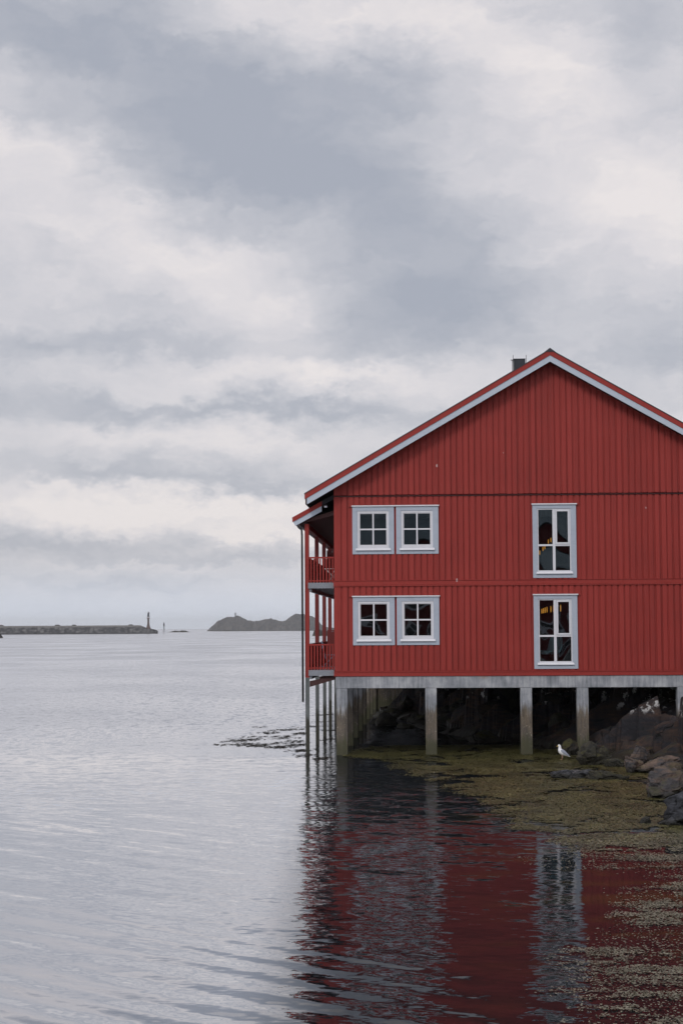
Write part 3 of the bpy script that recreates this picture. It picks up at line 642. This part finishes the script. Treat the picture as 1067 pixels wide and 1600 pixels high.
for i, y in enumerate(PY):
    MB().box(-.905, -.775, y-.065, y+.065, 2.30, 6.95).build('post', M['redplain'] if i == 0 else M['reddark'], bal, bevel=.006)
    MB().box(-.90, -.785, y-.055, y+.055, -1.0, 2.295).build('pile', M['pile'], bal, bevel=.008)
    br = MB(); br.add([(-.775, y-.03, 2.02), (-.775, y+.03, 2.02), (-.775, y+.03, 2.2), (-.775, y-.03, 2.2), (.02, y-.03, 2.25), (.02, y+.03, 2.25), (.02, y+.03, 2.35), (.02, y-.03, 2.35)],
        [(0, 1, 2, 3), (7, 6, 5, 4), (0, 4, 5, 1), (3, 2, 6, 7), (1, 5, 6, 2), (0, 3, 7, 4)]); br.build('bracket', M['soffit'], bal)
bm_ = MB(); bm_.box(-.90, -.78, .42, BL, 6.80, 6.94); bm_.build('roof_beam', M['reddark'], bal)
def pz(x, off=0): return 7.63-(-.36-x)*.545-off     # balcony roof top line
pr = MB(); pr.prism_y([(-1.27, pz(-1.27, .03)), (0, pz(0, .03)), (0, pz(0)), (-1.27, pz(-1.27))], .10, BL+.4); pr.prism_y([(-1.2, pz(-1.2, .13)), (0, pz(0, .13)), (0, pz(0, .032)), (-1.2, pz(-1.2, .032))], .19, BL+.3)
prf = pr.build('balcony_roof', M['roof'], bal)
q = MB(); q.prism_y([(-1.26, pz(-1.26, .15)), (-.37, pz(-.37, .15)), (-.37, pz(-.37, .005)), (-1.26, pz(-1.26, .005))], .07, .12); q.build('verge_board', M['redplain'], bal)
q = MB(); q.prism_y([(-1.17, pz(-1.17, .31)), (-.37, pz(-.37, .31)), (-.37, pz(-.37, .152)), (-1.24, pz(-1.24, .152))], .09, .135); q.build('fascia', M['fascia'], bal)
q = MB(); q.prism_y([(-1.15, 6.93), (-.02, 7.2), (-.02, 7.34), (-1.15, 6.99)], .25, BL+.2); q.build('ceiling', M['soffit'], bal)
g = MB(); g.tube([(-1.10, .12, 6.98), (-1.10, BL+.4, 6.98)], .055, 10); g.build('gutter', M['black'], bal)
dp = MB(); dp.tube([(-1.12, .15, 6.98), (-1.12, .14, 6.90), (-1.07, .14, 6.83), (-.985, .14, 6.76), (-.975, .14, 6.6), (-.965, .14, 1.58)], .032, 10); dp.build('downpipe', M['black'], house, smooth=True)
lm = MB(); lm.box(-.30, -.20, .02, .14, 7.42, 7.50); lmp = lm.build('floodlight', M['black'], house); MB().box(-.29, -.21, .005, .018, 7.425, 7.47).build('lens', M['white'], lmp)

# ------------------------------------------------------------------ balcony furniture
def folding_chair(mfr, mseat):
    t = empty('folding_chair')
    for s in (-.2, .2):
        MB().tube([(s, -.02, .0), (s, .16, .42), (s, .24, .86)], .013, 8).build('leg', mfr, t, smooth=True)
        MB().tube([(s*.9, .30, .0), (s*.9, -.14, .44)], .013, 8).build('leg', mfr, t, smooth=True)
    m = MB()
    for i in range(5): m.box(-.19, .19, -.16+i*.075, -.105+i*.075, .435, .452)
    m.build('seat', mseat, t)
    m = MB()
    for i in range(4): m.box(-.19, .19, .2+.018*i, .215+.018*i, .56+i*.08, .615+i*.08)
    m.build('backrest', mseat, t)
    return t
M['chairwhite'] = simple('white_chair_paint', (.7, .7, .72), .4); M['chairblue'] = simple('blue_grey_chair_paint', (.16, .22, .32), .5)
M['teal'] = simple('teal_fabric', (.35, .58, .60), .8); M['darkwood'] = simple('dark_wood', (.06, .035, .02), .5)
c = folding_chair(M['chairwhite'], M['chairwhite']); c.location = loc2w(-.17, 1.0, 5.16); c.rotation_euler = (0, 0, -pi/2-.1)
tag(c, 'white folding chair on the upper balcony behind the red railing', 'chair')
c = folding_chair(M['chairblue'], M['chairblue']); c.location = loc2w(-.2, 1.1, 2.53); c.rotation_euler = (0, 0, pi/2)
tag(c, 'blue grey slatted chair on the lower balcony behind the red railing', 'chair')
# shell chair and warm pendants seen through the right windows
t = empty('shell_chair', loc2w(6.46, .72, 2.435), -.9); t.scale = (1.15, 1.15, 1.2)
sh = MB(); nu, nv = 10, 12
pts = []
for i in range(nu+1):
    a_ = i/nu
    for j in range(nv+1):
        b_ = (j/nv-.5)*2
        if a_ < .45: yy = -.24+a_/.45*.42; zz = .45+.02*(1-a_); wd = .25
        else: q_ = (a_-.45)/.55; yy = .20+q_*.10; zz = .47+q_*.44; wd = .25*(1-q_**4*.45)
        pts.append((b_*wd, yy-.05*b_*b_*(1 if a_ > .45 else 0), zz+.07*b_*b_*(1 if a_ < .6 else .2)))
sh.add(pts, [(i*(nv+1)+j, i*(nv+1)+j+1, (i+1)*(nv+1)+j+1, (i+1)*(nv+1)+j) for i in range(nu) for j in range(nv)])
so = sh.build('shell', M['teal'], t, smooth=True); sm = so.modifiers.new('s', 'SOLIDIFY'); sm.thickness = .03
for (sx, sy) in ((-1, -1), (1, -1), (-1, 1), (1, 1)): MB().tube([(sx*.14, sy*.12, .46), (sx*.22, sy*.21, 0)], [.016, .010], 8).build('leg', M['darkwood'], t, smooth=True)
tag(t, 'teal shell chair standing inside the lower tall window', 'chair')
M['bulb'] = simple('glowing_amber_glass', (1.0, .42, .06), .3, emit=.6, var=.02)
def pendant(p, ztop, zb, label, ln):
    e = empty('pendant_lamp', p)
    MB().tube([(0, 0, zb+ln), (0, 0, ztop)], .004, 6).build('cord', M['black'], e)
    MB().lathe([(.008, zb), (.014, zb+.02), (.017, zb+ln*.5), (.013, zb+ln*.9), (.010, zb+ln)], n=12).build('bulb', M['bulb'], e, smooth=True)
    tag(e, label, 'lamp', 'amber lamps hanging behind the tall windows')
ords = ['first', 'second', 'third', 'fourth', 'fifth', 'sixth', 'seventh']
for i, X in enumerate((6.32, 6.37, 6.42, 6.48, 6.60, 6.68, 6.90)):
    pendant(loc2w(X, 1.9, 0), 5.03, 4.20+.010*i, 'amber pendant lamp, %s from the left, in the lower tall window' % ords[i], .15+.010*i)
for i, (X, z) in enumerate(((6.28, 6.02), (6.38, 6.14), (6.44, 6.19), (6.55, 6.36), (6.63, 6.41))):
    pendant(loc2w(X, 1.9, 0), 7.59, z, 'amber pendant lamp, %s from the left, in the upper tall window' % ords[i], .14)

# ------------------------------------------------------------------ gull
def loft(path, n=16):
    mb = MB(); o = 0
    for (x, z, rx, ry) in path:      # centre, in-plane radius, sideways radius
        pass
    rings = []
    for i, (x, z, ra, rb_) in enumerate(path):
        a0 = path[max(i-1, 0)]; a1 = path[min(i+1, len(path)-1)]; d = Vector((a1[0]-a0[0], 0, a1[1]-a0[1])).normalized(); nrm = Vector((-d.z, 0, d.x))
        rings.append([tuple(Vector((x, 0, z))+nrm*ra*cos(2*pi*k/n)+Vector((0, 1, 0))*rb_*sin(2*pi*k/n)) for k in range(n)])
    v = [p for r_ in rings for p in r_]; f = [(i*n+k, i*n+(k+1) % n, (i+1)*n+(k+1) % n, (i+1)*n+k) for i in range(len(rings)-1) for k in range(n)]
    f.append(tuple(reversed(range(n)))); f.append(tuple((len(rings)-1)*n+k for k in range(n)))
    return mb.add(v, f)
M['gullwhite'] = simple('white_plumage', (.78, .79, .82), .8, var=.05); M['gullgrey'] = simple('grey_plumage', (.30, .33, .41), .8, var=.12, scale=25)
M['gulldark'] = simple('black_wingtip', (.03, .03, .035), .7); M['beak'] = simple('yellow_beak', (.62, .42, .08), .45); M['leg'] = simple('pink_leg', (.45, .27, .20), .6)
gx, gy = atpx(873.5, 1184.5, .03); t = empty('gull', (gx, gy, .02), 0)
tag(t, 'white and grey gull standing in the weed by the rocks, facing left', 'gull')
def chaikin(path, it=2):
    for _ in range(it):
        q = [path[0]]
        for a0, a1 in zip(path, path[1:]): q += [tuple(.75*u+.25*v for u, v in zip(a0, a1)), tuple(.25*u+.75*v for u, v in zip(a0, a1))]
        path = q+[path[-1]]
    return path
body = chaikin([(-.122, .386, .006, .006), (-.118, .388, .026, .022), (-.098, .394, .040, .032), (-.078, .385, .041, .033), (-.070, .355, .038, .034), (-.072, .318, .043, .042), (-.066, .275, .062, .060), (-.038, .232, .079, .074), (.010, .200, .080, .076), (.065, .168, .062, .058), (.115, .138, .040, .042), (.165, .108, .018, .034), (.215, .082, .006, .026)])
loft(body).build('body', M['gullwhite'], t, smooth=True)
for s in (-1, 1):
    wg = chaikin([(-.052, .268, .006, .004), (-.035, .262, .034, .013), (.010, .232, .052, .020), (.070, .188, .044, .018), (.130, .146, .026, .012), (.19, .110, .010, .006), (.20, .104, .004, .003)])
    wo_ = loft(wg).build('wing', M['gullgrey'], t, smooth=True); wo_.location = (0, s*.062, .006); wo_.rotation_euler = (0, 0, -s*.13)
    tp = loft(chaikin([(.165, .125, .006, .005), (.20, .106, .011, .006), (.245, .078, .003, .003)])).build('wingtip', M['gulldark'], wo_, smooth=True)
    MB().tube([(-.006+s*.012, s*.03, .15), (-.002+s*.012, s*.03, .07), (-.012+s*.012, s*.03, .0)], [.010, .0065, .0065], 8).build('leg', M['leg'], t, smooth=True)
    MB().add([(-.06+s*.012, s*.03-.022, .004), (-.06+s*.012, s*.03+.022, .004), (-.01+s*.012, s*.03, .004), (-.035+s*.012, s*.03, .014)], [(0, 2, 1), (0, 3, 2), (1, 2, 3), (0, 1, 3)]).build('foot', M['leg'], t)
    MB().lathe([(.0015, -.005), (.005, 0), (.0015, .005)], n=8, c=(-.100, s*.030, .398)).build('eye', M['gulldark'], t, smooth=True)
loft(chaikin([(-.116, .388, .012, .010), (-.140, .386, .010, .007), (-.160, .379, .006, .004), (-.166, .372, .002, .002)])).build('beak', M['beak'], t, smooth=True)
o = boulder('stone', (gx+.02, gy+.02, -.055), (.22, .16, .075), 91, M['rock_moss'], sub=3); tag(o, 'small flat submerged stone beneath the feet of the gull', 'stone')

# ------------------------------------------------------------------ seaweed
def smooth(a, b, v): q = min(1, max(0, (v-a)/(b-a))); return q*q*(3-2*q)
ED = [(60, 1.2), (52, .6), (47, .7), (44, 1.6), (42, 2.2), (38, 2.7), (34, 3.2), (32, 3.7), (29, 4.3), (27, 4.5), (24, 3.9), (20, 2.9), (16, 2.2), (12, 2.0)]
EDX = np.array([e[0] for e in ED][::-1]); EDY = np.array([e[1] for e in ED][::-1])
def dens(x, y):
    e = float(np.interp(y, EDX, EDY)); n0 = noise.fractal(Vector((x*.28, y*.30, 5)), 1, 2, 4)
    edge = smooth(-.5, .5, x-e+n0*1.4)
    if edge <= 0: return 0
    wy = y+noise.fractal(Vector((x*.8, y*.2, 1)), 1, 2, 3)*1.1; n = noise.fractal(Vector((x*.62, wy*.80, 9.2)), .9, 2, 5)
    fine_ = noise.fractal(Vector((x*2.6, y*4.5, 3.2)), .8, 2, 3)
    far = smooth(27.5, 31.5, y)
    dn = smooth(-.42, -.15, n+fine_*.6)*.97
    n2 = noise.fractal(Vector((x*.55+3, y*2.2, 4.4)), .9, 2, 5)
    pn = smooth(.06, .30, n2*.95+fine_*.62+.14*smooth(.5, 3, x-e)-.05+.16*smooth(23, 28, y))*.50
    if y > 41 and x < 3.2: dn *= smooth(-.25, .25, n+fine_*.3-.05+.35*smooth(46, 49, y))
    return edge*(dn*.56*far+pn*(1-far)*.8+.035*(1-far))
GX = np.arange(0, 10, .07); GY = np.arange(12, 57, .07)
DN = np.array([[dens(gx_, gy_) if gx_ > np.interp(gy_, EDX, EDY)-1.6 and shore_sd(gx_, gy_) < .3 else 0 for gx_ in GX] for gy_ in GY])
def scatter(name, N, yr, win, m, lmin, lmax, seed, label):
    g = np.random.default_rng(seed)
    yy = yr[0]*(yr[1]/yr[0])**(g.random(N)**.85); xx = g.uniform(0, 9.9, N)
    d = DN[((yy-12)/.07).astype(int).clip(0, len(GY)-1), (xx/.07).astype(int).clip(0, len(GX)-1)]
    t = np.clip((yy-win[0])/(win[1]-win[0]), 0, 1); keep = g.random(N) < d*t*t*(3-2*t)
    xx = xx[keep]; yy = yy[keep]; n = len(xx)
    L = g.uniform(lmin, lmax, n)*(.5+.5*yy/40); Wd = L*g.uniform(.25, .8, n)
    ang = np.sin(xx*1.3+yy*.7)*.6+g.normal(0, 1.0, n); z = g.uniform(.003, .016, n)
    u = np.stack([-np.ones(n), -g.uniform(0, .4, n), np.ones(n), g.uniform(0, .4, n)], 1); v_ = np.stack([g.uniform(-.5, .5, n), -np.ones(n), g.uniform(-.6, .3, n), np.ones(n)], 1)
    X = u*L[:, None]*.5; Y = v_*Wd[:, None]*.5; ca = np.cos(ang)[:, None]; sa = np.sin(ang)[:, None]
    V = np.stack([xx[:, None]+X*ca-Y*sa, yy[:, None]+X*sa+Y*ca, z[:, None]+g.uniform(-.002, .007, (n, 4))], 2).reshape(-1, 3)
    ob = npmesh(name, V, np.arange(4*n).reshape(-1, 4), m); tag(ob, label, 'seaweed', kind='stuff'); return n
cnt = scatter('seaweed_mat', 900000, (28, 56), (28, 33), M['weed'], .02, .10, 3, 'olive seaweed mat floating between the pillars and the rocks')
cnt2 = scatter('floating_seaweed', 1300000, (13, 34), (34, 28), M['weed_pale'], .018, .065, 4, 'pale drifts of floating seaweed on the calm dark water at lower right')
cnt3 = 0
print('weed', cnt, cnt2)
# dark strands left of the posts
r = random.Random(12); V = []; Fc = []
def strand(px, py, wpx, n, th=.07):
    n = int(n*.72)
    cx_, cy_ = atpx(px, py)
    for _ in range(n):
        L = r.uniform(.04, .15); x0 = cx_+r.gauss(0, wpx/2*cy_/F*.5); y0 = cy_+r.gauss(0, th*4)+(x0-cx_)*.5; a_ = r.gauss(.15, .5); W_ = r.uniform(.01, .035)
        o = len(V); ca, sa = cos(a_), sin(a_)
        for (u, v_) in ((-1, 0), (-.3, -1), (1, .2), (.2, 1)): V.append((x0+u*L*ca-v_*W_*sa, y0+u*L*sa+v_*W_*ca, r.uniform(.0, .03)))
        Fc.append((o, o+1, o+2, o+3))
for (px, py, wpx, n) in ((372, 1156, 34, 90), (385, 1162, 40, 70), (404, 1164, 36, 90), (395, 1154, 30, 60), (418, 1144, 40, 50), (440, 1152, 40, 50), (455, 1139, 36, 60), (468, 1145, 26, 50), (437, 1166, 44, 90), (462, 1163, 40, 70), (458, 1157, 30, 40), (472, 1171, 40, 60),
                         (478, 1178, 40, 50), (430, 1140, 40, 30), (405, 1135, 30, 20), (340, 1163, 30, 24), (500, 1184, 36, 50), (510, 1154, 30, 30), (505, 1116, 40, 60), (500, 1127, 40, 40), (488, 1134, 60, 60), (512, 1140, 30, 30), (350, 1158, 20, 10), (440, 1160, 90, 60), (420, 1150, 100, 60),
                         (376, 1160, 40, 20)): strand(px, py, wpx, n)
tag(npmesh('seaweed_strands', V, Fc, M['weed_dark']), 'dark strands of seaweed breaking the surface left of the balcony posts', 'seaweed', kind='stuff')

# ------------------------------------------------------------------ far shore things
DB = 1400.; 
def fx(px, d): return (px-533.5)/F*d
x_end = fx(246, DB); x_st = -420
def bw(u, v):
    x = x_st+(x_end-x_st)*u; c_ = (v-.5)*2; px = x/DB*F+533.5
    top = 7.4 if px < 218 else 7.4-(px-218)/14*3.1 if px < 232 else 4.3-max(0, (px-236)/10)**2*1.6
    top = max(top, 1.0); half = 15 if px < 236 else 15*math.sqrt(max(.02, 1-((px-236)/10.5)**2))
    prof = top*min(1, (1-abs(c_))*1.9)
    n = noise.voronoi(Vector((x*.25, c_*3.3, 0)))[0][0]*1.5+noise.fractal(Vector((x*.1, c_*2, 0)), 1, 2, 3)*.5
    return (x, DB+c_*half, prof+((n-.5)*.55 if prof < top-.4 else n*.05)-.6)
vv, ff = grid(520, 26, bw); me = bpy.data.meshes.new('breakwater'); me.from_pydata(vv, [], ff); me.update()
tag(link('breakwater', me, M['rubble']), 'long low breakwater of grey rubble reaching in from the left horizon', 'breakwater')
M['column'] = simple('weathered_column_stone', (.10, .075, .072), .8); M['bronze'] = simple('dark_bronze', (.035, .035, .045), .6)
cx_ = fx(231.8, DB); t = empty('statue_column', (cx_, DB, 3.5)); tag(t, 'tall column carrying a small dark standing figure at the tip of the breakwater', 'monument')
MB().lathe([(2.6, -.6), (2.4, .5), (1.6, 1.5), (1.15, 3.0), (.85, 5), (.75, 8.2), (1.15, 8.8), (1.3, 9.4)], n=14).build('column', M['column'], t, smooth=True)
MB().lathe([(.95, 9.4), (.95, 10.0)], n=14).build('ring', M['white'], t)
fg = MB(); fg.lathe([(.95, 10.0), (1.0, 10.4), (.85, 11.2), (.7, 12.0), (.85, 12.7), (.55, 13.1), (.25, 13.3), (.42, 13.6), (.38, 14.0), (.12, 14.25)], n=12); fg.tube([(.5, 0, 12.8), (.9, 0, 13.1), (.55, 0, 13.8)], .18, 8); fg.build('figure', M['bronze'], t, smooth=True)
d2 = 1500.; t = empty('lattice_beacon', (fx(256.2, d2), d2, 0)); tag(t, 'thin three legged beacon standing in the sea right of the breakwater', 'beacon')
MBm = simple('grey_galvanised_steel', (.12, .13, .15), .5)
for k_ in range(3): a_ = 2*pi*k_/3+.4; MB().tube([(cos(a_)*1.3, sin(a_)*1.3, -1), (cos(a_)*.3, sin(a_)*.3, 6.2)], .13, 6).build('leg', MBm, t)
b_ = MB(); 
for z_ in (1.6, 3.6): 
    rr = 1.3-(z_+1)/7.2
    P3 = [(cos(2*pi*k_/3+.4)*rr, sin(2*pi*k_/3+.4)*rr, z_) for k_ in range(3)]
    for q_ in range(3): b_.tube([P3[q_], P3[(q_+1) % 3]], .07, 6)
b_.build('brace', MBm, t); MB().lathe([(.5, 6.0), (.62, 6.3), (.62, 8.2), (.3, 8.8), (.1, 9.6)], n=10).build('lantern', M['bronze'], t)
def heightfield(name, xs, prof, d, depth, m, nx, amp, label=None, kind=None, cat=None, sc=.05):
    def fn(u, v):
        x = xs[0]+(xs[1]-xs[0])*u; c_ = (v-.5)*2; h = prof(x)
        a_ = max(0, 1-abs(c_)**2.2); n = noise.fractal(Vector((x*sc, c_*depth*sc, d)), .8, 2, 6)*amp+noise.fractal(Vector((x*sc*4, c_*depth*sc*4, d)), .8, 2, 4)*amp*.3
        return (x, d+c_*depth, h*a_*(1+.0)+n*min(1, h/3)*(a_ > 0)-.6)
    vv, ff = grid(nx, 30, fn); me = bpy.data.meshes.new(name); me.from_pydata(vv, [], ff); me.update(); me.polygons.foreach_set('use_smooth', [True]*len(me.polygons))
    return tag(link(name, me, m), label, cat, kind=kind)
DI = 2600.
ip = [(320+X/5.93, max(0, (251-Y)/5.93)) for X, Y in [(36, 251), (44, 244), (60, 225), (100, 195), (125, 160), (190, 130), (250, 120), (310, 125), (350, 150), (430, 162), (520, 172), (560, 152), (600, 142), (640, 150), (700, 170), (760, 145), (800, 128), (860, 112), (900, 112), (1000, 130), (1030, 150), (1065, 200), (1120, 228), (1250, 240), (1300, 251)]]
ix = np.array([fx(p_[0], DI) for p_ in ip]); iy = np.array([p_[1]*DI/F+.6 for p_ in ip])
heightfield('rocky_island', (ix[0], ix[-1]), lambda x: float(np.interp(x, ix, iy)), DI, 60, M['rock_far'], 320, 4.2, kind='structure')
tag(MB().lathe([(1.3, 0), (1.15, 2), (.95, 5), (1.25, 5.3), (1.25, 6.4), (.4, 7.6), (.1, 8.6)], c=(fx(367.5, DI), DI-3, 20.2), n=12).build('island_beacon', simple('pale_beacon_paint', (.25, .26, .29), .7), smooth=True), 'tiny pale beacon tower on top of the rocky island', 'beacon')
D3 = 1900.
sx_ = np.array([fx(p_, D3) for p_ in (263, 270, 274, 279, 284, 289, 296)]); sy_ = np.array([.3, 1.4, 1.9, 1.5, 2.1, 1.8, .3])
heightfield('low_skerry', (sx_[0], sx_[-1]), lambda x: float(np.interp(x, sx_, sy_))+.4, D3, 12, M['rock_dark'], 60, .5, 'low dark skerry lying on the horizon right of the three legged beacon', None, 'rock', .2)
D4 = 840.
sx2 = np.array([fx(p_, D4) for p_ in (487, 490, 494, 499, 504, 520, 532)]); sy2 = np.array([.3, 2.8, 3.2, 2.9, 2.6, 2.2, .2])
heightfield('low_skerry', (sx2[0], sx2[-1]), lambda x: float(np.interp(x, sx2, sy2))+.4, D4, 8, M['rock_dark'], 60, .3, 'small dark rock in the sea glimpsed between the lower balcony posts', None, 'rock', .4)
D5 = 790.
sx3 = np.array([fx(p_, D5) for p_ in (-40, -20, -5, 1, 2.5)]); sy3 = np.array([.3, 2.4, 2.4, 2.0, .2])
heightfield('low_skerry', (sx3[0], sx3[-1]), lambda x: float(np.interp(x, sx3, sy3))+.4, D5, 8, M['rock_dark'], 60, .3, 'dark rock cut off by the left edge of the picture below the breakwater', None, 'rock', .4)
# a few blocks standing on the crest of the breakwater
for i, px in enumerate((5, 92, 118, 206)):
    x = fx(px, DB); tag(boulder('crest_block', (x, DB-5, 7.1), (2.2 if i else 3, 1.5, .8), 300+i, M['rock_far'], sub=2, cuts=6),
        ['low block on the breakwater crest at the left edge', 'left of two neighbouring blocks on the breakwater crest', 'right of two neighbouring blocks on the breakwater crest', 'block on the breakwater crest nearest the monument'][i], 'block')

# ------------------------------------------------------------------ what stands behind the viewer (seen only in the window glass)
qm = simple('quay_concrete', (.25, .25, .25), .9)
tag(MB().box(-60, 60, -80, -3, -1.5, 1.6).build('quay', qm), kind='structure')
hb = empty('quay_house', (0, -24, 1.6)); tag(hb, 'red wooden house on the quay opposite, mirrored in the lower windows', 'house')
m_ = MB(); m_.box(-12, 16, -9, 0, 0, 6.2); m_.prism_y([(-12, 6.2), (16, 6.2), (2, 9.2)], -9, 0); m_.build('wall', M['reddark'], hb)
m_ = MB(); m_.prism_y([(-12.6, 6.05), (2, 9.23), (2, 9.5), (-12.6, 6.35)], -9.4, .4); m_.prism_y([(2, 9.23), (16.6, 6.05), (16.6, 6.35), (2, 9.5)], -9.4, .4); m_.build('roof', M['roof'], hb)
for zz in (1.0, 3.9):
    for xx in (-9.5, -6, -2.5, 1, 4.5, 8, 11.5):
        wv = MB(); wv.box(xx-.1, xx+1.6, .0, .06, zz-.1, zz+1.8); wf = wv.build('window', M['white'], hb)
        for q_ in (0, 1): MB().box(xx+.15+q_*.65, xx+.7+q_*.65, .062, .07, zz+.15, zz+1.55).build('pane', M['black'], wf)
def hill(u, v):
    x = -1500+3000*u; y = -120-500*v
    return (x, y, max(0, sin(pi*min(1, v*1.0+.05)))*(52+noise.fractal(Vector((x*.008, y*.008, 3)), 1, 2, 5)*22)+noise.fractal(Vector((x*.02, y*.02, 0)), 1, 2, 4)*12-4)
vv, ff = grid(90, 40, hill); me = bpy.data.meshes.new('hills'); me.from_pydata(vv, [], ff); me.update()
tag(link('hills', me, simple('grassy_mountain', (.20, .25, .28), .9, scale=.05)), kind='structure')

# ------------------------------------------------------------------ the thin sea air between here and the island
hz_m = bpy.data.materials.new('sea_haze'); hz_m.use_nodes = True; kk = NT(hz_m.node_tree); kk.n.clear()
ho = kk.node('ShaderNodeOutputMaterial'); pv = kk.node('ShaderNodeVolumePrincipled'); pv.inputs['Color'].default_value = (.92, .96, 1.0, 1); pv.inputs['Density'].default_value = .00006
kk.l.new(pv.outputs[0], ho.inputs['Volume'])
tag(MB().box(-9200, 9200, -1600, 16200, -4, 95).build('haze', hz_m), kind='stuff')
